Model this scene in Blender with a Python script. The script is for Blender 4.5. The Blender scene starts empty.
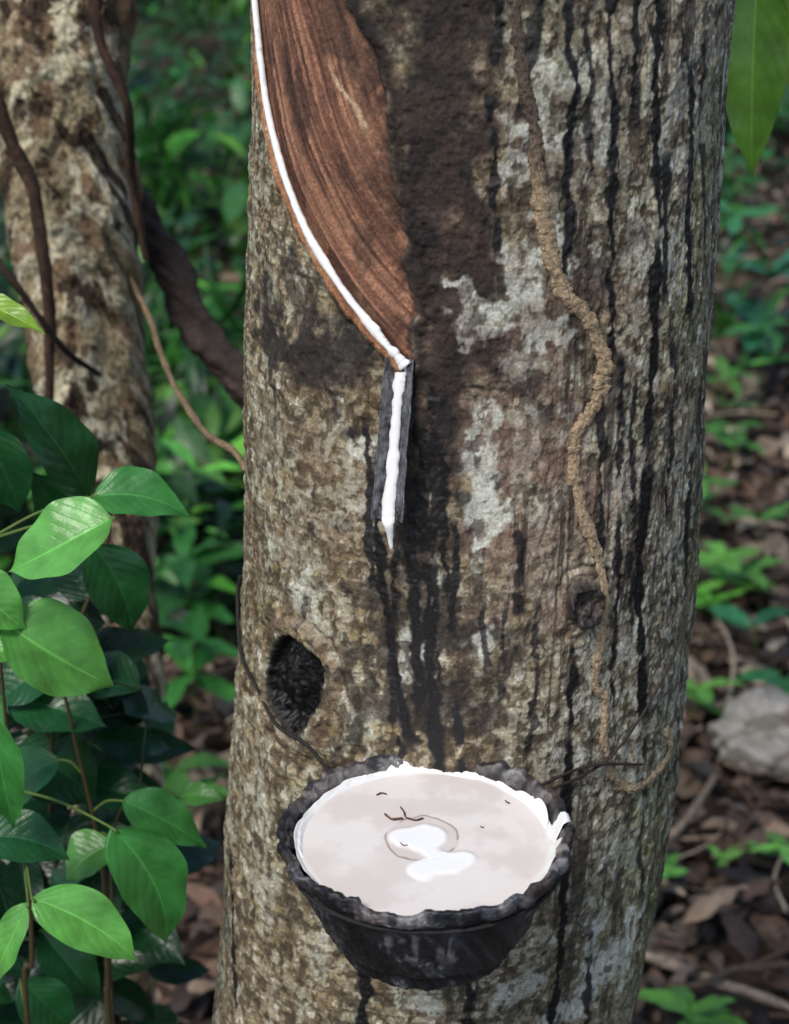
import bpy, numpy as np, math
from mathutils import Vector
rng=np.random.default_rng(7)
scene=bpy.context.scene
# ------------------------------------------------------------------ view model
PITCH=math.radians(24); F=1700.0; H=1.35; CY=-0.9
cp,sp=math.cos(PITCH),math.sin(PITCH)
def raydir(px,py):
    a=(px-394.5)/F; b=-(py-512)/F
    return np.array([a, cp+b*sp, -sp+b*cp])
def U(px,py,hd):
    d=raydir(px,py); t=hd/d[1]
    return np.array([0,CY,H])+d*t
def G(px,py,z=0.0):
    d=raydir(px,py); t=(z-H)/d[2]
    return np.array([0,CY,H])+d*t
# ------------------------------------------------------------------ noise
TAB=rng.random((8,256,256)).astype(np.float32)
def vn(x,y,seed=0):
    T=TAB[seed%8]; x=x+seed*17.31; y=y+seed*9.73
    xf=np.floor(x); yf=np.floor(y); xi=xf.astype(np.int32); yi=yf.astype(np.int32)
    fx=x-xf; fy=y-yf; fx=fx*fx*(3-2*fx); fy=fy*fy*(3-2*fy)
    x0=xi&255; x1=(xi+1)&255; y0=yi&255; y1=(yi+1)&255
    return (T[x0,y0]*(1-fx)+T[x1,y0]*fx)*(1-fy)+(T[x0,y1]*(1-fx)+T[x1,y1]*fx)*fy
def fbm(x,y,seed=0,oct=4):
    r=0;a=1;t=0
    for i in range(oct):
        r=r+a*vn(x*2**i,y*2**i,seed+i); t+=a; a*=0.55
    r=r/t
    return np.clip((r-0.5)*1.5+0.5,0,1)
def ss(x,a,b):
    t=np.clip((x-a)/(b-a),0,1); return t*t*(3-2*t)
def s2l(c):
    c=np.clip(np.asarray(c,float),0,1)
    return np.where(c<=0.04045,c/12.92,((c+0.055)/1.055)**2.4)
# ------------------------------------------------------------------ mesh helpers
def make_mesh(name,V,Q,mat,col=None,uv=None,smooth=True,parent=None):
    V=np.ascontiguousarray(V,dtype=np.float32).reshape(-1,3); Q=np.ascontiguousarray(Q,dtype=np.int32).reshape(-1,4)
    me=bpy.data.meshes.new(name)
    me.vertices.add(len(V)); me.vertices.foreach_set("co",V.ravel())
    me.loops.add(Q.size); me.loops.foreach_set("vertex_index",Q.ravel())
    me.polygons.add(len(Q)); me.polygons.foreach_set("loop_start",np.arange(len(Q),dtype=np.int32)*4)
    me.update(calc_edges=True)
    me.polygons.foreach_set("use_smooth",np.full(len(Q),smooth))
    if col is not None:
        c=np.ones((len(V),4),np.float32); col=np.asarray(col).reshape(len(V),-1); c[:,:col.shape[1]]=col
        at=me.color_attributes.new("Col",'FLOAT_COLOR','POINT'); at.data.foreach_set("color",c.ravel())
    if uv is not None:
        l=me.uv_layers.new(name="UVMap"); u=np.asarray(uv,np.float32).reshape(-1,2)[Q.ravel()]
        l.data.foreach_set("uv",u.ravel())
    me.materials.append(mat)
    ob=bpy.data.objects.new(name,me); scene.collection.objects.link(ob)
    if parent: ob.parent=parent
    return ob
def empty(name):
    e=bpy.data.objects.new(name,None); e.empty_display_size=0.05; scene.collection.objects.link(e); return e
def gridquads(n,m,wrap=False,off=0):
    i=np.arange(n-1)[:,None]; jm=m if wrap else m-1; j=np.arange(jm)[None,:]; j1=(j+1)%m
    return (np.stack([i*m+j,i*m+j1,(i+1)*m+j1,(i+1)*m+j],-1).reshape(-1,4))+off
def catmull(P,n):
    P=np.asarray(P,float); P=np.vstack([2*P[0]-P[1],P,2*P[-1]-P[-2]])
    segs=len(P)-3; t=np.linspace(0,segs,n); i=np.minimum(t.astype(int),segs-1); f=(t-i)[:,None]
    a,b,c,d=P[i],P[i+1],P[i+2],P[i+3]
    return 0.5*((2*b)+(-a+c)*f+(2*a-5*b+4*c-d)*f**2+(-a+3*b-3*c+d)*f**3)
def sweep(P,a,b=None,N=None,sides=12,disp=None,caps=True):
    """tube along P; a half-width across, b half-height along the normal N"""
    P=np.asarray(P,float); n=len(P); a=np.broadcast_to(a,(n,)).astype(float); b=a if b is None else np.broadcast_to(b,(n,)).astype(float)
    T=np.gradient(P,axis=0); T/=np.linalg.norm(T,axis=1)[:,None]+1e-12
    if N is None:
        N=np.zeros_like(P); v=np.array([0,-1.0,0.05]) if abs(T[0][1])<0.9 else np.array([0,0,1.0])
        for i in range(n):
            v=v-T[i]*np.dot(v,T[i]); v/=np.linalg.norm(v); N[i]=v
    N=N-T*np.sum(N*T,1)[:,None]; N/=np.linalg.norm(N,axis=1)[:,None]
    B=np.cross(T,N)
    ang=np.linspace(0,2*np.pi,sides,endpoint=False)[None,:]
    L=np.r_[0,np.cumsum(np.linalg.norm(np.diff(P,axis=0),axis=1))][:,None]
    k=1.0 if disp is None else disp(ang+0*L,L+0*ang)
    ca=(np.cos(ang)*k*a[:,None])[...,None]; sa=(np.sin(ang)*k*b[:,None])[...,None]
    V=P[:,None,:]+B[:,None,:]*ca+N[:,None,:]*sa
    if caps:
        V[0]=P[0]; V[-1]=P[-1]
    return V.reshape(-1,3),gridquads(n,sides,True),(ang+0*L).ravel(),(L+0*ang).ravel()
class Acc:
    def __init__(s): s.V=[];s.Q=[];s.C=[];s.UV=[];s.n=0
    def add(s,V,Q,C=None,UV=None):
        V=V.reshape(-1,3); s.V.append(V); s.Q.append(Q+s.n); s.n+=len(V)
        s.C.append(np.broadcast_to(np.asarray(C if C is not None else (1,1,1),float),(len(V),3)))
        s.UV.append(UV if UV is not None else np.zeros((len(V),2)))
    def build(s,name,mat,parent=None):
        return make_mesh(name,np.vstack(s.V),np.vstack(s.Q),mat,np.vstack(s.C),np.vstack(s.UV),parent=parent)
# ------------------------------------------------------------------ materials
def newmat(name):
    m=bpy.data.materials.new(name); m.use_nodes=True; nt=m.node_tree
    return m,nt,nt.nodes["Principled BSDF"],nt.nodes["Material Output"]
def nd(nt,t,**k):
    n=nt.nodes.new(t)
    for a,b in k.items():
        if a in n.inputs: n.inputs[a].default_value=b
        else: setattr(n,a,b)
    return n
def colored(name,scale=300,lo=0.6,hi=1.35,rough=0.85,bump=0.4,bdist=0.001,bscale=None,alpha_rough=False,spec=0.3,stretch=(1,1,1)):
    m,nt,bs,out=newmat(name); L=nt.links.new
    at=nd(nt,'ShaderNodeAttribute'); at.attribute_name="Col"
    tc=nd(nt,'ShaderNodeTexCoord'); mp=nd(nt,'ShaderNodeMapping'); mp.inputs['Scale'].default_value=stretch
    L(tc.outputs['Object'],mp.inputs['Vector'])
    n1=nd(nt,'ShaderNodeTexNoise',Scale=scale,Detail=6.0,Roughness=0.65); L(mp.outputs[0],n1.inputs['Vector'])
    mr=nd(nt,'ShaderNodeMapRange'); mr.inputs['From Min'].default_value=0.3; mr.inputs['From Max'].default_value=0.7
    mr.inputs['To Min'].default_value=lo; mr.inputs['To Max'].default_value=hi; L(n1.outputs[0],mr.inputs['Value'])
    mx=nd(nt,'ShaderNodeVectorMath',operation='SCALE'); L(at.outputs['Color'],mx.inputs[0]); L(mr.outputs[0],mx.inputs['Scale'])
    L(mx.outputs[0],bs.inputs['Base Color'])
    n2=nd(nt,'ShaderNodeTexNoise',Scale=bscale or scale*0.7,Detail=8.0,Roughness=0.7); L(mp.outputs[0],n2.inputs['Vector'])
    bp=nd(nt,'ShaderNodeBump',Strength=bump,Distance=bdist); L(n2.outputs[0],bp.inputs['Height']); L(bp.outputs[0],bs.inputs['Normal'])
    if alpha_rough: L(at.outputs['Alpha'],bs.inputs['Roughness'])
    else: bs.inputs['Roughness'].default_value=rough
    bs.inputs['Specular IOR Level'].default_value=spec
    return m
M_bark=colored("rubber_bark",700,0.55,1.48,alpha_rough=True,bump=0.5,bdist=0.0009,bscale=560,spec=0.35)
M_bark2=colored("pale_bark",260,0.6,1.35,bump=0.5,bdist=0.002,bscale=160)
M_twig=colored("twig",200,0.6,1.3,bump=0.4,bdist=0.002)
M_clay=colored("termite_mud",900,0.6,1.4,bump=1.0,bdist=0.0012,bscale=800,rough=0.97,spec=.1)
M_litter=colored("dry_leaves",90,0.6,1.35,rough=0.6,bump=0.3,bdist=0.002,spec=0.35)
M_rubber=colored("stained_rubber",420,0.5,1.6,rough=0.40,bump=0.6,bdist=0.0010,bscale=300,spec=0.5)
M_stem=colored("green_stem",200,0.8,1.2,rough=0.6,bump=0.1)
def latex_mat():
    m,nt,bs,out=newmat("latex"); L=nt.links.new
    at=nd(nt,'ShaderNodeAttribute'); at.attribute_name="Col"; L(at.outputs['Color'],bs.inputs['Base Color'])
    tc=nd(nt,'ShaderNodeTexCoord'); n=nd(nt,'ShaderNodeTexNoise',Scale=90.0,Detail=4.0); L(tc.outputs['Object'],n.inputs['Vector'])
    bp=nd(nt,'ShaderNodeBump',Strength=0.07,Distance=0.001); L(n.outputs[0],bp.inputs['Height']); L(bp.outputs[0],bs.inputs['Normal'])
    bs.inputs['Roughness'].default_value=0.2; bs.inputs['Specular IOR Level'].default_value=0.5
    bs.inputs['Subsurface Weight'].default_value=0.15; bs.inputs['Subsurface Radius'].default_value=(1,0.9,0.8); bs.inputs['Subsurface Scale'].default_value=0.002
    return m
M_latex=latex_mat()
def metal_mat():
    m,nt,bs,out=newmat("galvanised_steel"); L=nt.links.new
    tc=nd(nt,'ShaderNodeTexCoord'); n=nd(nt,'ShaderNodeTexNoise',Scale=230.0,Detail=7.0,Roughness=0.7); L(tc.outputs['Object'],n.inputs['Vector'])
    cr=nd(nt,'ShaderNodeValToRGB'); cr.color_ramp.elements[0].position=0.36; cr.color_ramp.elements[1].position=0.68
    cr.color_ramp.elements[0].color=(0.035,0.032,0.03,1); cr.color_ramp.elements[1].color=(0.33,0.34,0.37,1)
    L(n.outputs[0],cr.inputs[0]); L(cr.outputs[0],bs.inputs['Base Color'])
    bs.inputs['Metallic'].default_value=0.6; bs.inputs['Roughness'].default_value=0.33
    return m
M_metal=metal_mat()
def leaf_mat(name,rough=0.33,veins=9,trans=0.28):
    m,nt,bs,out=newmat(name); L=nt.links.new
    at=nd(nt,'ShaderNodeAttribute'); at.attribute_name="Col"
    uv=nd(nt,'ShaderNodeUVMap'); sx=nd(nt,'ShaderNodeSeparateXYZ'); L(uv.outputs[0],sx.inputs[0])
    def mth(op,a,b=None,c=None):
        n=nd(nt,'ShaderNodeMath',operation=op)
        for i,x in enumerate((a,b,c)):
            if x is None: continue
            if isinstance(x,(int,float)): n.inputs[i].default_value=x
            else: L(x,n.inputs[i])
        return n.outputs[0]
    av=mth('ABSOLUTE',mth('SUBTRACT',sx.outputs[1],0.5))       # 0..0.5
    mid=nd(nt,'ShaderNodeMapRange'); mid.inputs['From Min'].default_value=0.028; mid.inputs['From Max'].default_value=0.005; L(av,mid.inputs['Value'])
    tc=nd(nt,'ShaderNodeTexCoord'); n=nd(nt,'ShaderNodeTexNoise',Scale=60.0,Detail=5.0); L(tc.outputs['Object'],n.inputs['Vector'])
    cur=mth('ADD',mth('SUBTRACT',sx.outputs[0],mth('MULTIPLY',mth('POWER',av,1.25),0.75)),mth('MULTIPLY',n.outputs[0],0.05))
    fr=mth('ABSOLUTE',mth('SUBTRACT',mth('FRACT',mth('MULTIPLY',cur,float(veins))),0.5))
    sv=nd(nt,'ShaderNodeMapRange'); sv.inputs['From Min'].default_value=0.06; sv.inputs['From Max'].default_value=0.0; L(fr,sv.inputs['Value'])
    v=mth('MAXIMUM',mid.outputs[0],mth('MULTIPLY',sv.outputs[0],0.25))
    mr=nd(nt,'ShaderNodeMapRange'); mr.inputs['From Min'].default_value=0.3; mr.inputs['From Max'].default_value=0.7; mr.inputs['To Min'].default_value=0.72; mr.inputs['To Max'].default_value=1.28; L(n.outputs[0],mr.inputs['Value'])
    sc=nd(nt,'ShaderNodeVectorMath',operation='SCALE'); L(at.outputs['Color'],sc.inputs[0]); L(mth('ADD',mr.outputs[0],mth('MULTIPLY',v,0.6)),sc.inputs['Scale'])
    L(sc.outputs[0],bs.inputs['Base Color'])
    hgt=mth('ADD',mth('MULTIPLY',v,-0.5),mth('ADD',mth('MULTIPLY',fr,0.4),mth('MULTIPLY',n.outputs[0],2.2)))
    bp=nd(nt,'ShaderNodeBump',Strength=0.45,Distance=0.0014); L(hgt,bp.inputs['Height']); L(bp.outputs[0],bs.inputs['Normal'])
    bs.inputs['Roughness'].default_value=rough; bs.inputs['Specular IOR Level'].default_value=0.5
    tr=nd(nt,'ShaderNodeBsdfTranslucent'); s3=nd(nt,'ShaderNodeVectorMath',operation='MULTIPLY'); s3.inputs[1].default_value=(1.5,1.6,0.6); L(sc.outputs[0],s3.inputs[0]); L(s3.outputs[0],tr.inputs[0])
    mx=nd(nt,'ShaderNodeMixShader'); mx.inputs[0].default_value=trans; L(bs.outputs[0],mx.inputs[1]); L(tr.outputs[0],mx.inputs[2]); L(mx.outputs[0],out.inputs[0])
    return m
M_leaf=leaf_mat("glossy_leaf",0.32,8,trans=.24)
M_leafbg=leaf_mat("undergrowth_leaf",0.38,7)
# ------------------------------------------------------------------ rubber tree trunk form
rows=np.array([0,150,300,400,500,600,700,800,900,1024.])
xl=np.array([247,247,247,246,242,237,232,225,219,212.]); xr=np.array([733,724,716,703,693,688,680,668,650,627.])
thr=PITCH+np.arctan((rows-512)/F); zr=H-0.9*np.tan(thr); dep=0.9/np.cos(thr)*np.cos(thr-PITCH)
xcr=((xl+xr)/2-394.5)*dep/F; w=(xr-xl)/2*dep/F; Rr=w/np.sqrt(1+(w/0.9)**2)
pc=np.polyfit(zr,xcr,3); pr=np.polyfit(zr,Rr,3)
def XC(z):
    zc=np.clip(z,0.55,1.27); return np.polyval(pc,zc)+ (z-zc)*0.10*(z>zc)+(z-zc)*0.02*(z<zc)
def RR(z):
    zc=np.clip(z,0.55,1.27); return np.polyval(pr,zc)-(z-zc)*0.012*(z>zc)+0.06*np.clip(0.5-z,0,1)**2
R0=0.125
def pix(px,py):
    d=raydir(px,py); z=1.0
    for _ in range(25):
        r=float(RR(z)); xc=float(XC(z)); ox,oy=-xc,CY
        A=d[0]**2+d[1]**2; Bq=ox*d[0]+oy*d[1]; Cq=ox*ox+oy*oy-r*r
        D=max(Bq*Bq-A*Cq,0); t=(-Bq-math.sqrt(D))/A
        z=0.5*z+0.5*(H+d[2]*t)
    x=d[0]*t-xc; y=CY+d[1]*t
    return math.atan2(x,-y)*R0, z
def PX(l): return np.array([pix(*p) for p in l])
CUT=PX([(251,8),(255,50),(262,105),(279,175),(303,235),(336,288),(370,333),(392,358),(403,371)])
CUT=CUT[np.argsort(CUT[:,1])]
sl=(CUT[-1]-CUT[-3]); CUT=np.vstack([CUT,CUT[-1]+sl/np.linalg.norm(sl)*0.12])
_c=catmull(CUT,200); CUT=_c[np.argsort(_c[:,1])]
RB=PX([(408,372),(411,300),(404,220),(388,130),(380,60),(345,0)]); RB=RB[np.argsort(RB[:,1])]
zbot=pix(403,372)[1]
def surface(S,Z,color=False):
    """returns radial displacement (and bark albedo) at arc S, height Z"""
    sL=np.interp(Z,CUT[:,1],CUT[:,0]); sR=np.interp(Z,RB[:,1],RB[:,0])
    Z1=Z[:,:1] if np.ndim(Z)==2 else Z
    slope=0.75
    xin=(S-sL)*slope                      # distance inside panel from the cut
    xrt=(sR-S)+0.010*(fbm(Z1*0+3,Z1*60,2)-.5)
    act=ss(Z,zbot-0.004,zbot+0.002)*(1-ss(Z,1.34,1.42))
    inp=ss(xin,0,0.0012)*ss(xrt,-0.001,0.004)*act
    right=ss(S,-0.03,0.07)
    warp=fbm(S*25,Z*14,3)*1.2
    vert=fbm(S*190+warp*2.2,Z*30+warp,1,4)
    fine=fbm(S*420,Z*330,4,3)
    low=fbm(S*14,Z*7,5,3)
    hor=fbm(S*90,Z*330,6,3)
    pit=fbm(S*240,Z*170,7,3)
    fiss=ss(np.abs(vert-0.47),0.06,0.0)*ss(fbm(S*40,Z*24,6,3),.3,.6)
    d=0.006*(low-.5)+(0.0009+0.0009*right)*(vert-.5)+0.0008*(fine-.5)+0.0007*(1-right)*(hor-.5)-0.0006*fiss*right-0.0004*ss(pit,.6,.75)
    bumps=ss(fbm(S*55,Z*45,2,3),0.62,0.85); d=d+0.0011*bumps
    # panel
    pst=fbm((S-sL)*300,Z*12+(S-sL)*20,7,4)
    pan=-0.0045+0.0009*(pst-.5)+0.0007*(fine-.5)
    d=d*(1-inp)+pan*inp+0.006*(low-.5)*inp
    lip=np.exp(-((xin+0.0022)/0.0022)**2)*act*ss(xrt,-0.004,0.002)
    rid=np.exp(-((xrt+0.005)/0.005)**2)*act
    d=d+0.0012*lip+rid*(0.0015+0.005*(fbm(S*90,Z*60,3)-.4))
    def ell(px,py,rx,ry):
        s0,z0=pix(px,py); a=abs(pix(px+rx,py)[0]-pix(px-rx,py)[0])/2; b=abs(pix(px,py+ry)[1]-pix(px,py-ry)[1])/2
        return np.sqrt(((S-s0)/a)**2+((Z-z0)/b)**2)
    e1=ell(293,684,27,52)+0.5*(fbm(S*70,Z*60,5,4)-.5)
    wf=fbm(S*160,Z*40,6,4)
    d=d-0.0055*ss(e1,1.0,0.8)+0.0040*ss(e1,.8,.1)+0.0026*np.exp(-((e1-1.16)/0.17)**2)+0.0009*np.sin(e1*16)*ss(e1,2.4,1.2)*ss(e1,1.0,1.2)+0.0035*ss(e1,1,.7)*(wf-.5)+.003*ss(e1,1,.7)*(pit-.5)
    e2=ell(583,603,19,23)+0.6*(fbm(S*100,Z*100,1,3)-.5)
    d=d+0.006*np.exp(-((e2-0.55)/0.55)**2)+0.001*np.sin(e2*11)*ss(e2,2.6,1.2)+0.005*ss(e2,1.1,.6)*(pit-.5)
    if not color: return d
    # ---------------- albedo in display space
    def mix(c,t,m): 
        m=np.clip(m,0,1)[...,None]; return c*(1-m)+np.asarray(t)*m
    c=np.zeros(S.shape+(3,))+np.array([0.54,0.485,0.39])
    c=mix(c,(0.55,0.515,0.445),right)
    m1=fbm(S*45,Z*30,3,4); m2=fbm(S*110,Z*100,6,4); m3=fbm(S*22,Z*9,1,4); m4=fbm(S*260,Z*230,2,3); m5=fbm(S*60,Z*26,7,4)
    c=mix(c,(0.39,0.33,0.25),ss(m1,0.5,0.72)*0.65)
    c=mix(c,(0.69,0.67,0.59),ss(m2,0.56,0.72)*0.6)
    c=mix(c,(0.69,0.67,0.59),ss(m5,.54,.7)*0.55*right)
    c=mix(c,(0.63,0.64,0.55),ss(fbm(S*26,Z*18,4,4),.52,.68)*ss(m2,.35,.6)*0.55)
    c=mix(c,(0.28,0.23,0.17),ss(m4,0.58,0.75)*0.6)
    c=mix(c,(0.70,0.66,0.57),ss(m4,0.38,0.24)*0.5)
    c=mix(c,(0.44,0.43,0.28),ss(m3,0.5,0.7)*0.5*ss(S,0.05,0.13)+0.3*ss(S,0.03,0.1)*ss(Z,0.85,0.7))
    c=mix(c,(0.52,0.43,0.25),ss(fbm(S*150,Z*140,7,3),0.66,0.8)*0.4*(1-right))
    c=mix(c,(0.24,0.20,0.16),fiss*(0.2+0.4*right))
    c=mix(c,(0.20,0.17,0.13),ss(pit,.60,.72)*.6)
    c=mix(c,(0.82,0.81,0.75),ss(pit,.20,.13)*.7)
    c=mix(c,(0.27,0.22,0.17),ss(hor,0.64,0.78)*0.55*(1-right))
    cache={}
    def patch(px,py,rx,ry,k=1.2,fs=60,seed=4,edge=0.35):
        e=ell(px,py,rx,ry)
        if (fs,seed) not in cache: cache[(fs,seed)]=fbm(S*fs,Z*fs*0.8,seed,4)
        return ss(e+(cache[(fs,seed)]-.5)*k*2,1+edge,1-edge)
    c=mix(c,(0.46,0.36,0.31),patch(500,430,85,120,1.2,60,2)*0.5)
    c=mix(c,(0.50,0.41,0.36),patch(560,560,80,100,1.0,60,2)*0.4)
    c=mix(c,(0.42,0.34,0.27),patch(330,480,50,90,1.0,60,2)*0.3)
    # soot-black stains
    for (px,py,rx,ry,s,k) in [(438,110,46,250,0.93,0.7),(445,325,42,90,0.7,1.0),(345,365,70,40,0.65,1.3),(318,325,48,42,0.5,1.4),(560,160,60,200,0.25,1.5),
                          (372,40,25,55,0.95,0.8),(425,440,45,60,0.5,1.4),(555,330,60,60,0.3,1.5),(415,620,46,120,0.55,1.7),(460,690,40,70,.35,1.7)]:
        c=mix(c,(0.135,0.118,0.113),patch(px,py,rx,ry,k,75,5,0.4)*s)
    c=mix(c,(0.34,0.26,0.22),patch(450,230,45,200,1.6,120,3)*0.35)
    # streaks
    def streak(pts,wpx,s=0.9,seed=1,broken=0.35):
        p=PX(pts); p=p[np.argsort(p[:,1])]
        s0=np.interp(Z1,p[:,1],p[:,0])+0.0045*(fbm(Z1*70+seed,Z1*0+seed*3.3,seed,4)-.5)
        wd=wpx*0.00036*(0.25+1.6*fbm(Z1*80,Z1*0+seed*7.7,seed+2,3))+0.0018*(m4-.5)+0.0012*(m2-.5)
        m=ss(np.abs(S-s0)/np.maximum(wd,1e-5),1.3,0.7)*ss(Z1,p[0,1]-0.004,p[0,1]+0.006)*(1-ss(Z1,p[-1,1]-0.006,p[-1,1]+0.004))
        return m*s*ss(fbm(Z1*55,Z1*0+seed*1.7,seed+4,3)+0.3*(m2-.5),broken-0.12,broken+0.1)
    SK=0
    for i,(pts,wp,s,br) in enumerate([
        ([(572,-20),(573,120),(566,285)],6,.95,.12),([(612,-20),(613,140),(611,360)],6,.95,.12),([(634,-20),(636,130)],5,.85,.2),
        ([(656,-20),(655,200),(650,400),(640,560),(646,720)],8,.97,.12),([(690,60),(686,180),(684,320)],6,.93,.18),([(665,150),(660,300)],6,.85,.2),
        ([(497,-20),(490,120),(500,260)],6,.9,.2),([(575,640),(567,780),(561,930),(550,1040)],6,.95,.12),([(363,960),(366,1050)],8,.97,.05),
        ([(232,850),(233,930),(236,1010)],6,.92,.15),([(468,960),(470,1050)],6,.9,.15),([(374,500),(384,600),(408,745)],7,.97,.12),([(422,420),(426,600),(438,780)],8,.98,.08),
        ([(410,480),(414,600),(420,715)],7,.95,.2),([(441,440),(447,600)],6,.93,.22),([(366,420),(372,590)],5,.85,.3),([(455,520),(452,640),(464,790)],5,.9,.28),
        ([(522,520),(516,650)],5,.8,.28),([(600,400),(603,600)],5,.85,.25),([(622,350),(618,560),(616,720)],4.5,.85,.22),([(540,600),(526,790)],4,.7,.3),([(320,400),(312,560),(300,640)],3.0,.5,.45),
        ([(690,450),(684,600)],6,.85,.25),([(632,380),(634,640)],4,.75,.25),([(700,40),(702,260)],5,.8,.25),([(590,930),(585,1040)],5,.8,.25),([(545,-20),(520,120)],6,.75,.25),([(507,590),(500,700)],4,.7,.3),([(395,545),(397,625)],5,.92,.15),
        ([(480,600),(488,680)],4,.7,.3),([(432,380),(434,560)],5,.85,.2),([(590,-20),(592,200)],4,.7,.25),([(672,330),(668,520)],4.5,.8,.25),([(388,640),(402,790)],5,.85,.25),([(648,730),(640,900)],4,.7,.3),([(528,-20),(526,90)],5,.7,.25),([(430,560),(441,690)],5,.9,.25)]):
        SK=np.maximum(SK,streak(pts,wp,s,i,br))
    c=mix(c,(0.18,0.15,0.13),ss(fbm(S*260,Z*7,6,3),0.64,0.74)*ss(fbm(S*30,Z*14,2,3),0.4,0.6)*0.6*ss(S,-0.04,0.02))
    # lichen
    for (px,py,rx,ry,s,k) in [(484,492,20,78,.9,.6),(530,275,38,50,.7,1.6),(485,318,24,28,.6,1.4),(366,448,16,12,.9,.9),(370,530,9,15,.85,.9),(407,652,11,30,.85,1.0),
                          (425,632,8,26,.8,1.0),(482,642,12,20,.85,.8),(345,715,9,11,.7,.9),(520,365,26,14,.4,1.4),(610,958,24,28,.85,.7),(570,1012,28,15,.8,.7),(515,160,18,34,.7,1.4),
                          (537,70,20,60,.6,1.5),(436,575,10,20,.7,1.2),(650,250,22,40,.45,1.5),(680,120,30,70,.45,1.6),(520,985,20,14,.65,1.0),(590,120,20,60,.5,1.6),(310,610,14,24,.5,1.2),(265,900,14,34,.45,1.3),(320,960,12,18,.5,1.2),(640,640,14,30,.45,1.4),(420,1005,20,10,.6,1.0),(560,760,16,20,.4,1.3),
                          (540,450,26,40,.4,1.6),(590,700,18,40,.45,1.5),(630,480,14,50,.4,1.5),(350,500,16,30,.45,1.4),(290,560,14,26,.35,1.4),(330,440,16,20,.4,1.4),(630,860,16,36,.5,1.4),(600,900,14,24,.5,1.3),(270,430,10,30,.3,1.4),(260,780,10,30,.35,1.4)]:
        c=mix(c,(0.75,0.75,0.70),patch(px,py,rx,ry,k,95,1,0.18)*s*(0.65+0.6*m2)*(1-.6*ss(pit,.58,.7)))
    c=mix(c,(0.085,0.08,0.085),SK)
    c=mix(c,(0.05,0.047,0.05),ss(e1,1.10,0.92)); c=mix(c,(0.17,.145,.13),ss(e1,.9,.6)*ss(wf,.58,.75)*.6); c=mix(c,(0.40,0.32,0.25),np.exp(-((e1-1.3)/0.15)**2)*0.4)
    c=mix(c,(0.12,0.10,0.10),ss(e2,1.15,0.75)*0.9*(.7+.3*ss(pit,.3,.6)))
    # tapping panel
    pc_=mix(np.zeros_like(c)+np.array([0.46,0.315,0.245]),(0.64,0.46,0.36),ss(pst,0.5,0.75)); pc_=mix(pc_,(0.24,0.16,0.13),ss(pst,0.46,0.25)*0.8)
    pc_=mix(pc_,(0.21,0.15,0.125),ss(m1,0.5,0.75)*0.6)
    pc_=mix(pc_,(0.60,0.44,0.33),ss(m5,.55,.75)*.4)
    tg=ss(xrt,0.022,0.0); pc_=mix(pc_,(0.22,0.15,0.13),tg*0.6*ss(m2,0.3,0.6))
    pc_=mix(pc_,(0.17,0.13,0.11),ss(Z,1.175,1.23)*ss(S,-0.08,-0.045)*ss(m2,.3,.55)*0.8)
    pc_=mix(pc_,(0.72,0.62,0.50),streak([(322,60),(340,90),(352,105),(366,132)],8,.9,3,.1))
    c=c*(1-inp[...,None])+pc_*inp[...,None]
    c=mix(c,(0.64,0.42,0.28),np.exp(-((xin+0.0012)/0.0018)**2)*act*ss(xrt,-0.002,0.002)*0.85)
    c=mix(c,(0.13,0.10,0.09),np.exp(-((xrt+0.004)/0.004)**2)*act*0.8)
    rough=0.85-0.42*SK-0.2*inp-.45*ss(e1,1.05,.9)-.3*ss(e2,1.1,.8)
    return d,np.concatenate([s2l(c*1.03),rough[...,None]],-1)
th=np.r_[np.linspace(-1.58,1.58,660),np.linspace(1.60,2*np.pi-1.60,90)]
zz=np.r_[np.linspace(-0.05,0.55,60)[:-1],np.linspace(0.55,1.262,1120),np.linspace(1.264,3.2,120)]
TH,ZZ=np.meshgrid(th,zz); THs=np.where(TH>np.pi,TH-2*np.pi,TH)
D,COL=surface(THs*R0,ZZ,True)
r=RR(ZZ)+D+0.0*TH
flare=0.05*np.clip(0.25-ZZ,0,1)*(0.6+0.8*np.sin(TH*5+1)**2); r=r+flare
V=np.stack([XC(ZZ)+r*np.sin(TH),-r*np.cos(TH),ZZ],-1)
tree=empty("rubber_tree")
make_mesh("trunk",V,gridquads(len(zz),len(th),True),M_bark,COL,parent=tree)
def onsurf(s,z,off=0.0):
    s=np.asarray(s,float); z=np.asarray(z,float); d=surface(s,z); t=s/R0; r=RR(z)+d+off
    return np.stack([XC(z)+r*np.sin(t),-r*np.cos(t),z],-1), np.stack([np.sin(t),-np.cos(t),0*t],-1)
LATW=s2l([.96,.955,.95])
# latex stripe flowing in the tapping cut
cs=CUT[::-1]; cs=catmull(cs[::8],320); cs=cs[cs[:,1]<1.30]
s_off=cs[:,0]+0.0024+0.0006*(fbm(np.arange(len(cs))/14,np.zeros(len(cs)),2,3)-.5)
N=np.stack([np.sin(s_off/R0),-np.cos(s_off/R0),0*s_off],-1); r=RR(cs[:,1])-0.0017
base=np.stack([XC(cs[:,1])+r*N[:,0],r*N[:,1],cs[:,1]],-1)
k=np.linspace(0,1,len(cs)); wv=0.6+0.7*fbm(k*34,k*0,3,4)
V,Q,_,_=sweep(base,(0.0017+0.0013*k**1.5)*wv,(0.0015+0.0005*k)*(.9+.2*wv),N,14,disp=lambda a,l:1+.25*(fbm(l*190,np.cos(a)*2+5,4,3)-.5))
make_mesh("latex_flow",V,Q,M_latex,np.broadcast_to(LATW,(len(V),3)),parent=tree)
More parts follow.
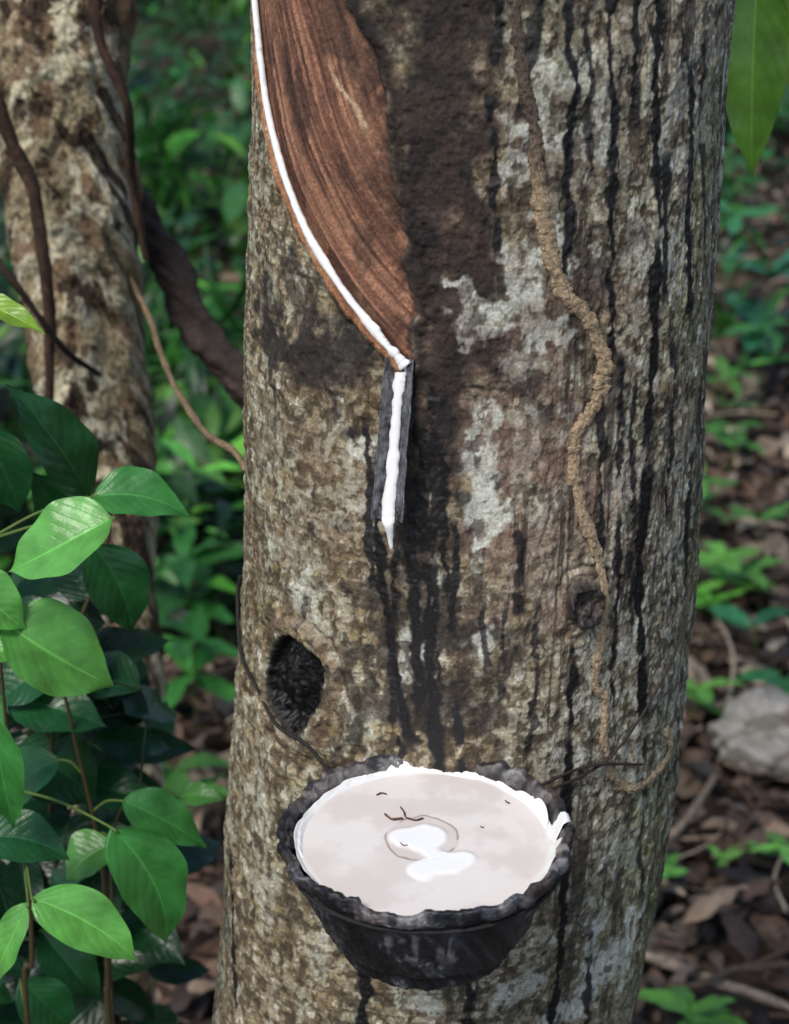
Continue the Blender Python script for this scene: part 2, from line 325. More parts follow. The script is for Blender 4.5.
# ------------------------------------------------------------------ termite mud trail
tp=PX([(512,-40),(516,20),(524,80),(535,135),(541,200),(549,250),(566,295),(592,325),(607,368),(598,402),(579,435),(577,475),(588,525),(600,575),(601,640),(596,680),(608,705),(605,742),(613,775),(633,789),(655,776),(668,750),(666,728)])
ts=catmull(tp,1100); kj=np.arange(1100); ts[:,0]+=0.0026*(fbm(kj/22,kj*0,4,4)-.5)
t=ts[:,0]/R0; dsm=surface(ts[:,0],ts[:,1]); ker=np.ones(25)/25; dsm=np.convolve(np.pad(dsm,12,'edge'),ker,'valid')
N=np.stack([np.sin(t),-np.cos(t),0*t],-1)
rr=RR(ts[:,1])+dsm-.0001; P=np.stack([XC(ts[:,1])+rr*np.sin(t),-rr*np.cos(t),ts[:,1]],-1)
k=np.linspace(0,1,1100); kk=np.interp(k,[0,.14,.17,.45,.55,.7,1],[.0028,.0030,.0040,.0040,.0034,.0027,.0030])*(0.6+0.75*fbm(k*90,k*0,2,4))
V,Q,A,Lh=sweep(P,kk,kk*0.25+.0009,N,34,disp=lambda a,l:1+0.75*(fbm(np.cos(a)*3+l*120+9,np.sin(a)*2+l*420,3,4)-.5))
lm=ss(Lh,.07,.12)[:,None]
cc=(s2l([.40,.35,.31])[None]*(1-lm)+s2l([.69,.60,.49])[None]*lm)*(0.6+0.75*fbm(np.cos(A)*4+9,Lh*420,4)[:,None])
mud=make_mesh("termite_mud_trail",V,Q,M_clay,cc)
# ------------------------------------------------------------------ metal spout + latex
spout=empty("tapping_spout")
s0,z0=pix(400,364); top,_=onsurf(s0,z0,0.003); hd_t=top[1]-CY
sb,zb=pix(389,520); bt,_=onsurf(sb,zb,0); bot=U(388,520,bt[1]-CY-0.017)
top=U(401,358,hd_t)
n=60; path=top[None]+(bot-top)[None]*np.linspace(0,1,n)[:,None]
Td=(bot-top)/np.linalg.norm(bot-top); Nn=np.array([-0.16,-1,0.25]); Nn-=Td*Nn.dot(Td); Nn/=np.linalg.norm(Nn); Bn=np.cross(Td,Nn)
if Bn[0]<0: Bn=-Bn
m=31; a=np.linspace(-1,1,m); prof_x=np.sin(a*1.35)/np.sin(1.35); prof_y=(1-np.cos(a*1.35))/(1-np.cos(1.35))
tk=0.0007; VV=[]; kn=np.linspace(0,1,n)
W=np.linspace(0.0073,0.0080,n)*(1+0.12*(fbm(kn*8,kn*0,2)-.5))
bendz=0.0020*(fbm(kn[:,None]*5,a[None,:]*1.2+4,3,3)-.5)+0*a[None,:]
for side in (0,1):
    px_=prof_x*(1-0.08*side); py_=prof_y*0.0078+side*tk
    VV.append(path[:,None,:]+Bn*(px_[None,:]*W[:,None])[...,None]+Nn*(py_[None,:]-0.003+bendz)[...,None])
loop=np.concatenate([VV[0],VV[1][:,::-1]],1)
make_mesh("metal_channel",loop,gridquads(n,2*m,True),M_metal,parent=spout)
k=np.linspace(0,1,90); lp=top+(bot-top)*(k*1.0)[:,None]+Nn*(-0.0012)
lp=np.vstack([lp[:-1], catmull([bot+Nn*(-0.0005),bot+np.array([0.0003,-0.0005,-0.003]),bot+np.array([0.001,0.0008,-0.010]),bot+np.array([0.0018,0.001,-0.0165])],24)])
kx=np.arange(len(lp)); lp=lp+Bn*(0.0016*(fbm(kx/16,kx*0,6,3)-.5))[:,None]
wl=np.r_[np.interp(k[:-1],[0,.1,.35,.75,1],[.0030,.0030,.0024,.0030,.0036]),np.linspace(.0034,.0008,24)]*(0.72+0.5*fbm(kx/9,kx*0,5,3))
V,Q,_,_=sweep(lp,wl,np.minimum(wl*0.6,.0014),np.broadcast_to(Nn,lp.shape),16,disp=lambda a,l:1+.3*(fbm(l*260,np.cos(a)*2+5,4,3)-.5))
make_mesh("latex_stream",V,Q,M_latex,np.broadcast_to(LATW,(len(V),3)),parent=spout)
# ------------------------------------------------------------------ collecting cup
cup=empty("latex_cup")
zc=0.864; cx=(425.5-394.5)*0.848/F; cyy=CY+0.706
ns=300; an=np.linspace(0,2*np.pi,ns,endpoint=False)
prof=[(0.0,-.0635),(.03,-.0635),(.043,-.0632),(.0462,-.061),(.0475,-.056),(.0492,-.0515),(.0512,-.0500),(.0532,-.0485),(.0555,-.042),(.0600,-.030),(.0650,-.016),(.0680,-.0085),(.0700,-.0070),(.0716,-.0050),(.0718,-.0015),(.0712,.0008),(.0695,.0012),(.0678,.0004),(.0665,-.0020),(.0655,-.006),(.064,-.012),(.060,-.02)]
prof=catmull(prof,140)
A2,I2=np.meshgrid(an,np.arange(len(prof))); pr_=prof[I2,0]; pz=prof[I2,1]
def circ(a,f,off,seed,o=4): return fbm(np.cos(a)*f+off,np.sin(a)*f+off*1.3,seed,o)
nzc=circ(A2,6,9,3); nz2=fbm(np.cos(A2)*9+pz*90,np.sin(A2)*9+pz*60,5,4); nz3=fbm(np.cos(A2)*28+pz*300,np.sin(A2)*28+pz*200,2,3)
nz4=fbm(np.cos(A2)*4+pz*40+3,np.sin(A2)*4+pz*30,1,4)
rimw=ss(pz,-.012,-.001); tilt=-.0014*np.cos(A2)*0+.0016*np.cos(A2)*rimw
ra=pr_+rimw*0.0026*(circ(A2,8,9,3)-.5)*2+(0.0024*(nz2-.5)+0.0008*(nz3-.5))*(pr_>.04)+0.0014*np.cos(2*A2+.6)*rimw
pz2=pz+rimw*0.0028*(circ(A2,5,7,6)-.5)*2+rimw*.0010*(nz3-.5)+tilt
V=np.stack([cx+ra*np.cos(A2),cyy+ra*np.sin(A2),zc+pz2],-1)
c=np.zeros(A2.shape+(3,))+np.array([.15,.155,.175])
def mixc(c,t,m): m=np.clip(m,0,1)[...,None]; return c*(1-m)+np.asarray(t)*m
c=mixc(c,(.36,.37,.40),ss(nz2,.52,.75)*.6); c=mixc(c,(.07,.07,.08),ss(nz4,.5,.3)*.7)
c=mixc(c,(.58,.57,.56),ss(fbm(np.cos(A2)*14+4,np.sin(A2)*14+pz*30,4,3),.62,.72)*ss(pz,-.055,-.02)*ss(nz4,.45,.65)*.65)
c=mixc(c,(.62,.61,.60),ss(nz3,.70,.80)*.5*ss(nz4,.5,.65))
c=mixc(c,(.33,.28,.26),rimw*ss(nzc,.4,.65)*.6); c=mixc(c,(.58,.55,.53),rimw*ss(nz3,.58,.75)*.5*ss(nz4,.4,.6))
c=mixc(c,(.60,.57,.54),(I2>112)*ss(fbm(np.cos(A2)*6,np.sin(A2)*6+pz*60,2,3),.35,.6)*.5)
make_mesh("cup_bowl",V,gridquads(len(prof),ns,True),M_rubber,s2l(c),parent=cup)
# latex surface
nr=150; rad=np.linspace(0,1,nr); A3,R3=np.meshgrid(an,rad)
edge=0.0648+0.0008*(circ(A3,5,3,2)-.5)*2
lx=R3*edge*np.cos(A3); ly=R3*edge*np.sin(A3)
zl=zc-0.0076
def cupxy(px,py): 
    g=G(px,py,zl); return g[0]-cx,g[1]-cyy
wob=0.0012*(fbm(lx*120+5,ly*120+5,3,2)-.5)*2
hx,hy=cupxy(423,838); dd=np.hypot(lx-hx,(ly-hy))+wob
ring=np.exp(-((dd-.0185)/.0005)**2)*ss(fbm(lx*90,ly*90,6,2),.25,.45)
pd=np.full(lx.shape,1.0)
for (qx,qy,q) in [(425,838,.0125),(405,837,.009),(446,862,.0105),(464,858,.0075),(424,870,.0088),(430,852,.006)]:
    ax,ay=cupxy(qx,qy); dq=np.hypot(lx-ax,ly-ay)+wob-q; h_=np.clip(.5+.5*(pd-dq)/.003,0,1); pd=pd*(1-h_)+dq*h_-.003*h_*(1-h_)
pool=ss(pd,.0006,-.0030)
zz3=0.0008*pool-0.00012*ring+0.0020*ss(R3,.96,1.0)*(0.3+circ(A3,6,2,4))+0.0004*(fbm(lx*40,ly*40,1,2)-.5)
c=np.zeros(A3.shape+(3,))+np.array([.93,.90,.875])
c=mixc(c,(.87,.83,.80),ss(fbm(lx*45+2,ly*45,5,5),.4,.75)*.8)
c=mixc(c,(.84,.79,.76),ss(dd,.0200,.0175)*.55)
c=mixc(c,(.55,.48,.44),ring*.75); c=mixc(c,(.99,.985,.97),pool)
c=mixc(c,(.96,.95,.93),ss(R3,.92,.98))
V=np.stack([cx+lx,cyy+ly,zl+zz3],-1)
make_mesh("latex_pool",V,gridquads(nr,ns,True),M_latex,s2l(c),parent=cup)
# latex film left on the inner wall and over the rim
ac=Acc()
def smear(a0,a1,rr1,seed):
    nA,nB=120,30; tt=np.linspace(0,1,nA); a=np.linspace(a0,a1,nA)[:,None]; b=np.linspace(0,1,nB)[None,:]
    env=(np.clip(np.sin(np.pi*tt),0,1)**.8*(0.7+.35*fbm(tt*3,tt*0,seed,2)))[:,None]
    rd=.0610+(rr1-.0610)*b*np.clip(env,0,1)
    z=np.interp(rd,[.0610,.0640,.0655,.068,.070,.0715,.073,.0745],[zl-zc-.0002,zl-zc+.0016,-.003,.0026,.0034,.0026,-.001,-.006])+0.0010*np.sin(np.pi*b)*(fbm(a*14,b*3+seed,seed,3))*env-.0009*b**6+.0016*np.cos(a)*ss(rd,.062,.068)
    ac.add(np.stack([cx+rd*np.cos(a),cyy+rd*np.sin(a),zc+z+0*rd],-1),gridquads(nA,nB),s2l([.95,.94,.925]))
smear(1.38,1.95,.0705,1); smear(1.1,1.5,.0672,2); smear(1.9,2.5,.0668,3); smear(-.06,.17,.0755,4); smear(-.40,.03,.0680,5); smear(2.7,3.4,.0668,6); smear(.1,.9,.0664,7)
ac.build("dried_latex",M_latex,cup)
# debris floating on the latex
ac=Acc()
for (a,b,c2,w_) in [((384,813),(392,819),(404,818),.0006),((400,806),(404,812),(405,817),.0004),((405,817),(415,820),(424,818),.0005),((376,795),(381,793),(387,794),.0005),((505,800),(507,802),(510,803),.0004),((400,842),(403,845),(408,845),.0003),((480,826),(482,827),(484,827),.0003)]:
    p=[G(q[0],q[1],zl+.0009) for q in (a,b,c2)]; V,Q,_,_=sweep(catmull(p,14),w_,w_*.6,sides=7,disp=lambda a,l:1+.8*(fbm(l*900,a,2,2)-.5)); ac.add(V,Q,s2l([.38,.27,.22]))
ac.build("floating_debris",M_twig,cup)
# wire holder: ring below rim + arms to trunk
def wire(pts,rad,name,col,par,nn=120,closed=False):
    V,Q,_,_=sweep(catmull(pts,nn),rad,sides=8,disp=lambda a,l:1+.25*(fbm(l*300,a,2,2)-.5)); return make_mesh(name,V,Q,M_twig,np.broadcast_to(s2l(col),(len(V),3)),parent=par)
wr=[(cx+.0692*math.cos(t),cyy+.0692*math.sin(t),zc-.0105+.0008*math.sin(3*t)) for t in np.linspace(0,2*np.pi,40)]
wire(wr,.0011,"wire_ring",[.16,.15,.15],cup,300)
def wsurf(l,off):
    p=PX(l); q,_=onsurf(p[:,0],p[:,1],off); return list(q)
lw=[np.array([cx-.048,cyy+.054,zc-.004])]+wsurf([(312,742),(282,722),(258,692),(243,655),(237,600),(238,575)],.0022)
wire(lw,.0011,"wire_arm_1",[.18,.17,.16],cup,160)
rw=[np.array([cx+.06,cyy+.04,zc-.006])]+wsurf([(580,772),(612,752),(645,705),(668,655),(682,612)],.0035)
wire(rw,.0008,"wire_arm_2",[.22,.19,.18],cup,160)
wire([np.array([cx+.055,cyy+.045,zc-.008])]+wsurf([(570,768),(600,762),(640,763)],.003),.0008,"wire_arm_3",[.2,.17,.16],cup,100)
# ------------------------------------------------------------------ second tree
t2=empty("slender_tree")
hd2=1.35
cp2=[U(55,-120,hd2),U(57,0,hd2),U(70,200,hd2),U(95,400,hd2),U(119,600,hd2),U(129,760,hd2),U(130,900,hd2),U(126,1040,hd2)]
up=(cp2[0]-cp2[2]); up/=np.linalg.norm(up)
cp2=[cp2[0]+up*1.6,cp2[0]+up*.7]+cp2+[cp2[-1]*[1,1,0]+[0,0,-.05]]
hw=np.array([40,58,67,66,61,54,41,36,36,38,44])*0.00082
pp=catmull(cp2,1100); kw=catmull(np.stack([hw,hw*0,hw*0],1),1100)[:,0]
def d2(a,l):
    x=np.cos(a)*1.6;y=np.sin(a)*1.6
    f=fbm(x*1.4+3,y*1.4+l*22,4,3); g=fbm(x*3,y*3+l*70,5,4)
    bnd=fbm(l*16+1,a*0.2,2,3)
    return 1+.22*(f-.5)+.14*(g-.5)+.12*(bnd-.5)+.04*(fbm(x*18,y*18+l*260,1,3)-.5)
V,Q,A,Lh=sweep(pp,kw,N=np.broadcast_to([0,-1.,.1],pp.shape),sides=280,disp=d2,caps=False)
x=np.cos(A)*1.6;y=np.sin(A)*1.6
c=np.zeros((len(V),3))+np.array([.62,.56,.45])
g=fbm(x*1.6,y*1.6+Lh*36,3,4); g2=fbm(x*2.4,y*2.4+Lh*50,6,4); g3=fbm(x*14,y*14+Lh*300,1,3); g4=fbm(x*2.0+8,y*2.0+Lh*40,2,5)
c=mixc(c,(.80,.77,.67),ss(g,.46,.60)*.85); c=mixc(c,(.42,.32,.24),ss(g2,.57,.68)*.75); c=mixc(c,(.20,.15,.12),ss(g4,.62,.70)*.85)
c=mixc(c,(.48,.45,.30),ss(g3,.6,.8)*.5)
c=mixc(c,(.20,.15,.12),ss(np.abs(g-.47),.015,0)*.6)
make_mesh("trunk",V,Q,M_bark2,s2l(c),parent=t2)
# vines wrapped around it
def branch(name,pts,r0,r1,col,par=None,nn=160,nz=.4,sides=20,f=40):
    P=catmull(pts,nn); V,Q,A,Lh=sweep(P,np.linspace(r0,r1,nn),sides=sides,disp=lambda a,l:1+nz*(fbm(np.cos(a)*1.5+l*f,np.sin(a)*1.5+l*f*.6,3,4)-.5)*1.6)
    cc=s2l(col)[None]*(0.55+.9*fbm(A*1.2,Lh*120,4)[:,None]); return make_mesh(name,V,Q,M_twig,cc,parent=par)
branch("climbing_vine",[U(105,240,1.36),U(128,275,1.34),U(150,320,1.30),U(163,360,1.2),U(180,395,1.1),U(205,432,1.0),U(232,450,.93),U(246,470,.9)],.0024,.0019,[.50,.42,.32],t2)
branch("vine_stem",[U(-20,60,1.25),U(15,150,1.26),U(35,200,1.26),U(48,300,1.26),U(50,420,1.28)],.006,.004,[.28,.21,.17],t2)
branch("vine_stem_2",[U(-20,240,1.2),U(20,290,1.2),U(60,345,1.22),U(100,375,1.27)],.003,.002,[.22,.17,.14],t2)
branch("vine_stem_3",[U(90,-40,1.27),U(100,40,1.27),U(128,110,1.27),U(132,180,1.3),U(146,260,1.31)],.004,.003,[.26,.19,.15],t2)
branch("fallen_branch",[U(120,190,1.45),U(140,215,1.42),U(170,270,1.4),U(205,335,1.38),U(245,390,1.36),U(300,450,1.34)],.016,.013,[.25,.21,.19],None,260,.5,36)
# ------------------------------------------------------------------ leaves
def leaves(acc,B,D,N,L,W,C,nu=14,nv=9,fold=.25,arch=.08,wave=.02,shape=.8,rg=rng):
    B=np.atleast_2d(B);D=np.atleast_2d(D);N=np.atleast_2d(N);K=len(B)
    D=D/np.linalg.norm(D,axis=1)[:,None]; N=N-D*np.sum(N*D,1)[:,None]; N/=np.linalg.norm(N,axis=1)[:,None]+1e-9; S=np.cross(D,N)
    L=np.broadcast_to(L,(K,));W=np.broadcast_to(W,(K,)); C=np.broadcast_to(C,(K,3)); fold=np.broadcast_to(fold,(K,)); arch=np.broadcast_to(arch,(K,))
    u=np.linspace(0,1,nu); v=np.linspace(-1,1,nv)
    p=np.sin(np.pi*u**shape)**.8*(1-.2*u); p=np.clip(p,0,None); p/=p.max(); tip=ss(u,.78,1.); p=p*(1-.5*tip*(1-ss(u,.97,1))); p[0]=.02;p[-1]=.004
    lat=(W/2)[:,None,None]*p[None,:,None]*v[None,None,:]
    ph=rg.random(K)[:,None,None]*6.28
    bend=(rg.random(K)-.5)[:,None,None]*.16
    h=fold[:,None,None]*np.abs(lat)+(arch*L)[:,None,None]*(4*u*(1-u))[None,:,None]+(wave*L)[:,None,None]*np.sin(u[None,:,None]*17+ph+v[None,None,:]*1.5)*np.abs(v)[None,None,:]**2
    sdx=bend*L[:,None,None]*(4*u*(1-u))[None,:,None]
    P=B[:,None,None,:]+D[:,None,None,:]*(L[:,None]*u[None])[:,:,None,None]+S[:,None,None,:]*(lat+sdx)[...,None]+N[:,None,None,:]*h[...,None]
    q=gridquads(nu,nv); Q=(q[None]+(np.arange(K)*nu*nv)[:,None,None]).reshape(-1,4)
    uv=np.broadcast_to(np.stack(np.meshgrid(u,(v+1)/2,indexing='ij'),-1)[None],(K,nu,nv,2)).reshape(-1,2)
    cc=np.broadcast_to(C[:,None,:],(K,nu*nv,3)).reshape(-1,3)
    acc.V.append(P.reshape(-1,3)); acc.Q.append(Q+acc.n); acc.C.append(cc); acc.UV.append(uv); acc.n+=K*nu*nv
bright=[.36,.61,.28]; mid=[.23,.48,.23]; dark=[.11,.30,.16]; yel=[.50,.66,.20]
FL=[(88,497,6,384,60,.93,dark),(92,497,190,517,54,.90,mid),(112,518,8,572,76,.86,bright),(92,545,132,634,58,.95,dark),(0,620,113,686,90,.85,bright),(-30,575,26,630,50,.85,bright),
    (12,700,108,728,56,.95,dark),(-8,712,14,828,48,.82,mid),(15,748,98,802,72,.97,dark),(-22,838,70,860,50,.84,dark),(113,844,66,880,50,.9,bright),(112,828,166,946,66,.82,mid),
    (32,898,138,962,54,.80,bright),(122,801,206,848,46,.92,mid),(28,903,-10,985,34,.80,bright),(178,797,224,800,24,1.0,bright),(82,782,160,802,46,1.0,dark),(-22,420,20,512,60,.97,dark),
    (-25,300,45,334,28,.95,yel),(-20,650,24,660,28,.84,bright),(60,760,5,815,56,.93,dark),(-15,760,8,690,34,.9,mid),(55,800,104,756,48,1.0,dark),(50,660,-10,705,50,.96,dark),(40,930,100,1000,50,.97,dark),(70,520,30,470,44,1.0,dark),(20,980,70,1030,48,.92,dark)]
plant=empty("understory_shrub"); la=Acc(); sa=Acc()
def stemline(pts,hd):
    q=[U(a,b,hd+ (0 if len(c)==0 else c[0])) for a,b,*c in pts]; b0=q[0].copy(); b0[2]=-.02; return catmull([b0]+q,120)
stems=[stemline([(112,1060),(108,980),(104,880),(94,820),(76,745),(62,690),(30,640)],.93),
       stemline([(30,1050),(32,960),(28,880),(16,800),(4,700),(-5,600),(-12,540)],.88),
       stemline([(60,1050),(58,900),(50,800),(60,680),(92,590),(110,530),(100,495)],.97),
       stemline([(-20,1050),(-30,800),(-30,500),(-28,300)],.97),
       stemline([(115,1050),(112,900),(112,840),(130,800),(178,797)],.95)]
for s_,rd in zip(stems,(.0018,.0015,.0015,.0015,.0011)):
    V,Q,_,_=sweep(s_,np.linspace(rd*1.4,rd*.5,len(s_)),sides=9); sa.add(V,Q,s2l([.27,.23,.15]))
allst=np.vstack(stems)
for (bx,by,tx,ty,wp,hd,cc) in FL:
    dz=rng.uniform(-.02,.01); B=U(bx,by,hd); T=U(tx,ty,hd+dz); Dv=T-B; L_=np.linalg.norm(Dv)
    dpt=np.dot(B-np.array([0,CY,H]),[0,cp,-sp]); W_=wp*dpt/F
    N_=np.array([rng.uniform(-.35,.35)-.1,-.5,.85])
    c_=s2l(np.array(cc)*rng.uniform(.88,1.12))
    leaves(la,B,Dv,N_,L_,W_*1.12,c_,28,17,.30,.09,.018,rng.uniform(.70,.82))
    j=np.argmin(np.linalg.norm(allst-B-np.array([0,0,-.012]),axis=1)); A_=allst[j]
    V,Q,_,_=sweep(catmull([A_,(A_+B)/2+np.array([0,0,.004]),B,B+Dv*.04],16),np.linspace(.0010,.0007,16),sides=7); sa.add(V,Q,s2l([.34,.42,.20]))
K=150; px=rng.uniform(-60,150,K); py=rng.uniform(590,1090,K); hd=rng.uniform(.98,1.18,K)
B=np.array([U(a,b,c) for a,b,c in zip(px,py,hd)]); Dv=np.stack([rng.normal(0,1,K),rng.normal(0,.4,K),rng.uniform(-.7,.3,K)],1)
leaves(la,B,Dv,np.stack([rng.normal(0,.3,K),-.5+0*px,.8+0*px],1),rng.uniform(.045,.08,K),rng.uniform(.026,.042,K),s2l(np.array(dark)*rng.uniform(.5,1.0,(K,1))),16,9,.25,.08)
for i in range(K):
    j=np.argmin(np.linalg.norm(allst-B[i],axis=1)); V,Q,_,_=sweep(catmull([allst[j],(allst[j]+B[i])/2+np.array([0,0,.006]),B[i]],10),.0007,sides=6); sa.add(V,Q,s2l([.17,.21,.11]))
la.build("shrub_leaves",M_leaf,plant); sa.build("shrub_stems",M_stem,plant)
# sapling whose leaves hang into the upper right
sap=empty("broadleaf_sapling"); la=Acc(); sa=Acc()
sg=catmull([U(860,1000,1.25)*[1,1,0],U(850,600,1.22),U(835,200,1.2),U(800,-30,1.15),U(770,-80,1.12)],80)
V,Q,_,_=sweep(sg,np.linspace(.006,.002,80),sides=10); sa.add(V,Q,s2l([.35,.32,.2]))
for (bx,by,tx,ty,wp,hd,cc) in [(758,-30,752,180,72,1.1,[.50,.68,.27]),(800,-30,806,150,74,1.14,[.58,.72,.28]),(850,300,800,420,60,1.2,mid),(840,150,905,250,60,1.2,mid),(790,-70,840,20,60,1.1,mid)]:
    B=U(bx,by,hd);T=U(tx,ty,hd-.01);Dv=T-B;dpt=np.dot(B-np.array([0,CY,H]),[0,cp,-sp])
    leaves(la,B,Dv,np.array([-.15,-.8,.5]),np.linalg.norm(Dv),wp*dpt/F,s2l(cc),26,15,.18,.05,.012,.7)
    j=np.argmin(np.linalg.norm(sg-B,axis=1)); V,Q,_,_=sweep(catmull([sg[j],(sg[j]+B)/2,B],10),.0012,sides=6); sa.add(V,Q,s2l([.4,.45,.2]))
la.build("leaves",M_leaf,sap); sa.build("stem",M_stem,sap)
# seedlings on the ground
def seedling(px,py,h,nl,L_,cc,name="seedling"):
    g=G(px,py,h); la=Acc(); sa=Acc(); e=empty(name)
    base=g*[1,1,0]+np.array([rng.uniform(-.02,.02),rng.uniform(-.02,.02),0])
    stp=catmull([base,(base+g)/2+np.array([rng.uniform(-.01,.01),0,0]),g],20)
    V,Q,_,_=sweep(stp,.0015,sides=6); sa.add(V,Q,s2l([.3,.4,.18]))
    tiers=2 if nl>5 else 1
    for k_ in range(nl):
        a=k_*2.4+rng.uniform(-.3,.3); el=rng.uniform(-.25,.45); pos=stp[-1-int((k_%tiers)*7)]
        d=np.array([math.cos(a)*math.cos(el),math.sin(a)*math.cos(el),math.sin(el)])
        leaves(la,pos,d,np.array([0,0,1.])+d*.01+rng.normal(0,.15,3),L_*rng.uniform(.7,1.15),L_*rng.uniform(.28,.40),s2l(np.array(cc)*rng.uniform(.85,1.15)),12,7,.25,-.05 if rng.random()<.5 else .12)
    la.build("leaves",M_leafbg,e); sa.build("stem",M_stem,e)
for a in [(722,560,.10,8,.10,[.40,.62,.27]),(745,572,.07,6,.08,[.36,.57,.25]),(700,480,.12,7,.09,[.36,.57,.25]),(735,430,.1,6,.09,[.3,.50,.24]),(752,628,.06,2,.10,[.2,.45,.29]),(712,600,.05,5,.07,[.33,.57,.22]),
          (700,690,.05,6,.07,[.40,.62,.26]),(785,845,.05,7,.06,[.43,.66,.30]),(720,860,.03,4,.035,[.4,.6,.25]),(655,870,.04,5,.05,[.36,.6,.25]),(690,1012,.06,8,.07,[.38,.60,.24]),
          (760,520,.08,5,.08,[.3,.5,.22]),(785,690,.08,5,.09,[.2,.42,.24]),(770,275,.3,9,.16,[.22,.46,.34]),(735,215,.3,8,.14,[.25,.5,.3]),(760,330,.2,8,.12,[.25,.48,.25]),(725,380,.15,7,.09,[.33,.52,.25]),(195,640,.15,8,.12,[.22,.46,.2]),(185,560,.2,9,.12,[.20,.42,.2]),(215,590,.12,7,.1,[.16,.34,.16]),(175,770,.1,6,.08,[.28,.48,.2])]:
    seedling(*a)
# undergrowth mass
ug=Acc(); 
def clump(x,y,r,h,n,Lm,cc,blade=False):
    a=rng.uniform(0,6.28,n); q=rng.random(n)**.5*r; z=rng.random(n)**.8*h
    B=np.stack([x+q*np.cos(a),y+q*np.sin(a),z],1)
    D_=np.stack([np.cos(a),np.sin(a),rng.uniform(-.6,.7,n)],1)+rng.normal(0,.3,(n,3))
    if blade: D_[:,2]=np.abs(D_[:,2])+.8
    N_=np.stack([rng.normal(0,.3,n),rng.normal(-.2,.3,n),np.ones(n)],1); L_=Lm*rng.uniform(.6,1.3,n)
    leaves(ug,B,D_,N_,L_,L_*(rng.uniform(.28,.45,n) if not blade else .09),s2l(np.clip(np.array(cc)[None]*rng.uniform(.5,1.3,(n,1))*rng.uniform(.92,1.08,(n,3)),0,1)),6,3,.25,.1 if not blade else .25)
greens=[[.23,.45,.18],[.17,.36,.15],[.38,.60,.25],[.10,.22,.12],[.21,.40,.22]]  # background kept dark: canopy shade is put into these leaf colours
for i in range(330):
    hd=rng.uniform(2.5,11); s_=rng.uniform(-.5,.05) ; x=s_*hd
    h=rng.uniform(.12,.4)+.05*max(hd-3,0); bl=rng.random()<.3
    clump(x,CY+hd,rng.uniform(.12,.3),h,int(rng.uniform(20,45)),rng.uniform(.06,.15)*(1.9 if bl else 1),greens[rng.integers(5)],bl)
for i in range(220):
    hd=rng.uniform(6.2,12) if rng.random()<.93 else rng.uniform(3.6,6.2); s_=rng.uniform(.03,.5); x=s_*hd
    h=rng.uniform(.1,.3)+.06*max(hd-4,0); clump(x,CY+hd,rng.uniform(.12,.3),h,int(rng.uniform(20,45)),rng.uniform(.07,.17),greens[rng.integers(5)],rng.random()<.2)
for i in range(280):
    x=rng.uniform(-9,9); y=rng.uniform(9,14); clump(x,y,.6,rng.uniform(.6,2.6),45,.22,greens[rng.integers(5)])
ug.build("undergrowth_foliage",M_leafbg)
# ------------------------------------------------------------------ ground and litter
def gh(x,y): return 0.05*(fbm(x*1.3+40,y*1.3+40,2,4)-.5)
ax=np.r_[np.linspace(-60,-4,20)[:-1],np.linspace(-4,4,200),np.linspace(4,60,20)[1:]]; ay=np.r_[np.linspace(-40,-2,14)[:-1],np.linspace(-2,9,260),np.linspace(9,90,24)[1:]]
X,Y=np.meshgrid(ax,ay); Zg=gh(X,Y)-.01
cg=mixc(np.zeros(X.shape+(3,))+np.array([.24,.20,.16]),(.35,.29,.23),ss(fbm(X*9,Y*9,3),.4,.7)); cg=mixc(cg,(.12,.10,.08),ss(fbm(X*5,Y*5,6),.5,.75)*.8)
M_ground=colored("forest_floor",30,.5,1.4,bump=.8,bdist=.01,bscale=50,rough=.95)
make_mesh("ground",np.stack([X,Y,Zg],-1),gridquads(len(ay),len(ax)),M_ground,s2l(cg))
lt=Acc(); K=19000
hd=.6+rng.random(K)**.85*7.5; x=rng.uniform(-.5,.5,K)*(hd+.3); y=CY+hd; keep=(np.hypot(x,y)>.16); x,y=x[keep],y[keep]; K=len(x)
a=rng.uniform(0,6.28,K); z=gh(x,y)+rng.uniform(.0,.03,K)
pal=np.array([[.42,.345,.29],[.33,.265,.225],[.54,.46,.385],[.25,.20,.175],[.50,.44,.39],[.66,.60,.52],[.38,.29,.235],[.18,.15,.135]])
C_=s2l(np.clip(pal[rng.integers(0,8,K)]*rng.uniform(.7,1.15,(K,1)),0,1))
L_=rng.uniform(.03,.10,K)
leaves(lt,np.stack([x,y,z],1),np.stack([np.cos(a),np.sin(a),rng.normal(0,.25,K)],1),np.stack([rng.normal(0,.4,K),rng.normal(0,.4,K),np.ones(K)],1),L_,L_*rng.uniform(.25,.5,K),C_,7,5,rng.uniform(-.6,.9,K),rng.uniform(-.12,.25,K),.05)
lt.build("leaf_litter",M_litter)
tw=Acc()
for i in range(420):
    hd=rng.uniform(.8,6); x=rng.uniform(-.5,.5)*hd; y=CY+hd; a=rng.uniform(0,3.14); l=rng.uniform(.08,.4); z=.03
    d=np.array([math.cos(a),math.sin(a),rng.normal(0,.05)]); p=np.array([x,y,z]); pr2=np.cross(d,[0,0,1])
    V,Q,_,_=sweep(catmull([p,p+d*l*.5+pr2*l*rng.normal(0,.08),p+d*l],14),np.linspace(1,.5,14)*rng.uniform(.001,.004),sides=6); tw.add(V,Q,s2l(pal[rng.integers(0,6)]))
tw.build("scattered_twigs",M_twig)
branch("fallen_stick",[G(600,940,.03),G(680,968,.04),G(740,990,.035),G(830,1022,.03)],.007,.005,[.62,.55,.48],None,120,.4,16)
branch("fallen_stick",[G(640,985,.03),G(700,985,.05),G(740,968,.05),G(830,965,.04)],.005,.004,[.36,.30,.26],None,120,.4,14)
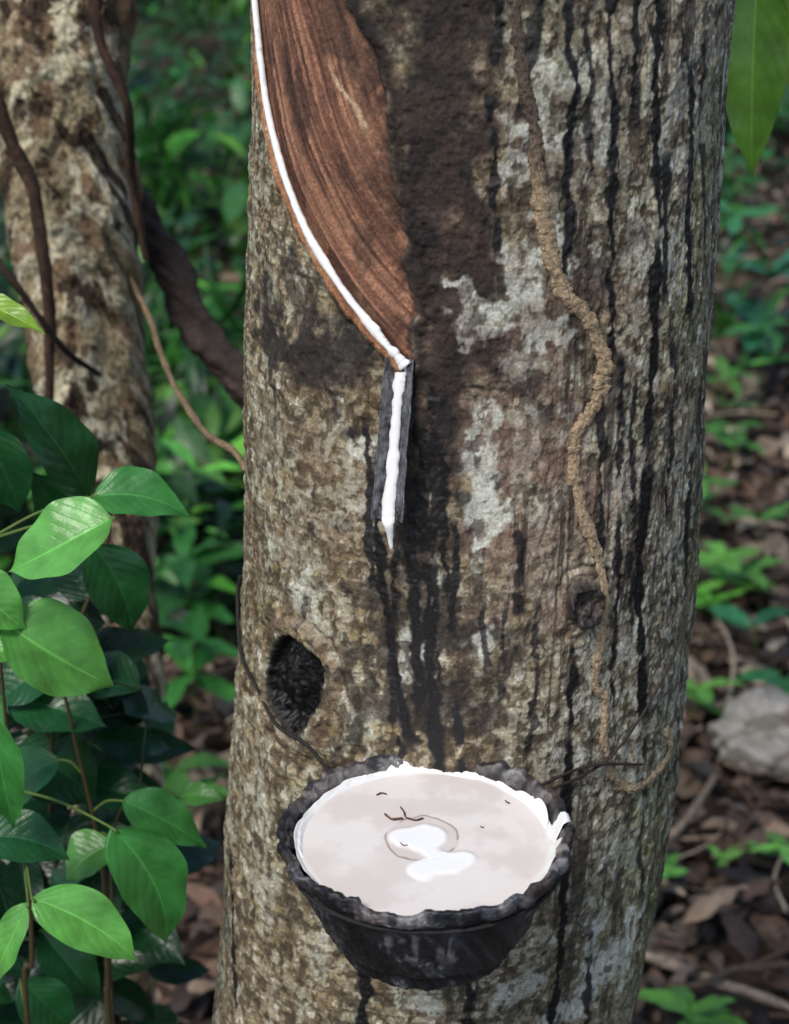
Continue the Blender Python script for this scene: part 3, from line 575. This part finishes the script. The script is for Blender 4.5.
branch("fallen_stick",[G(660,845,.03),G(690,815,.05),G(715,775,.05)],.006,.004,[.5,.44,.38],None,80,.4,14)
branch("fallen_stick",[G(700,590,.03),G(740,585,.05),G(830,560,.05)],.008,.006,[.36,.31,.25],None,100,.4,14)
# crumpled plastic bag
nA,nB=200,140; a=np.linspace(0,2*np.pi,nA,endpoint=False)[None,:]; b=np.linspace(0.02,np.pi-.02,nB)[:,None]
dx,dy,dz=np.cos(a)*np.sin(b),np.sin(a)*np.sin(b),np.cos(b)+0*a
n1=fbm(dx*1.1+5+dz*.6,dy*1.1+3+dz*.9,3,2); n2=np.abs(fbm(dx*2.2+9-dz*1.5,dy*2.2+dz*1.2,5,2)-.5)*2; n3=np.abs(fbm(dx*5+3+dz*2,dy*5-dz*4,6,2)-.5)*2
rb=.70+.5*n1-.14*n2-.07*n3
g=G(766,738,.04)
V=np.stack([g[0]+.11*rb*dx,g[1]+.07*rb*dy,np.maximum(g[2]+.074*rb*dz,.008)],-1)
M_bag=colored("dirty_plastic",40,.72,1.2,rough=.32,bump=.6,bdist=.006,bscale=26,spec=.5)
make_mesh("plastic_bag",V,gridquads(nB,nA,True),M_bag,s2l(mixc(mixc(np.zeros(rb.shape+(3,))+np.array([.60,.575,.53]),(.40,.34,.29),ss(n2,.25,.0)*.8),(.36,.30,.25),ss(dz,-.1,-.6)*.7)))
# ------------------------------------------------------------------ light + camera
W_=bpy.data.worlds.new("World"); scene.world=W_; W_.use_nodes=True; nt=W_.node_tree
sky=nt.nodes.new('ShaderNodeTexSky'); sky.sky_type='NISHITA'; sky.sun_disc=False; sky.sun_elevation=math.radians(52); sky.sun_rotation=math.radians(212)
bg=nt.nodes['Background']; bg.inputs[1].default_value=0.145; nt.links.new(sky.outputs[0],bg.inputs[0])
sl_=bpy.data.lights.new("sun",'SUN'); sl_.energy=2.8; sl_.angle=math.radians(20); sl_.color=(1,.95,.87)
so=bpy.data.objects.new("sun",sl_); so.rotation_euler=(math.radians(38),0,math.radians(-32)); scene.collection.objects.link(so)
cam=bpy.data.cameras.new("camera"); cam.sensor_width=36; cam.lens=F/1024*36; cam.clip_start=.05; cam.clip_end=300
cam.dof.use_dof=True; cam.dof.focus_distance=.86; cam.dof.aperture_fstop=10
co=bpy.data.objects.new("camera",cam); co.location=(0,CY,H); co.rotation_euler=(math.pi/2-PITCH,0,0); scene.collection.objects.link(co); scene.camera=co
scene.view_settings.view_transform='Standard'; scene.view_settings.look='None'; scene.view_settings.exposure=0
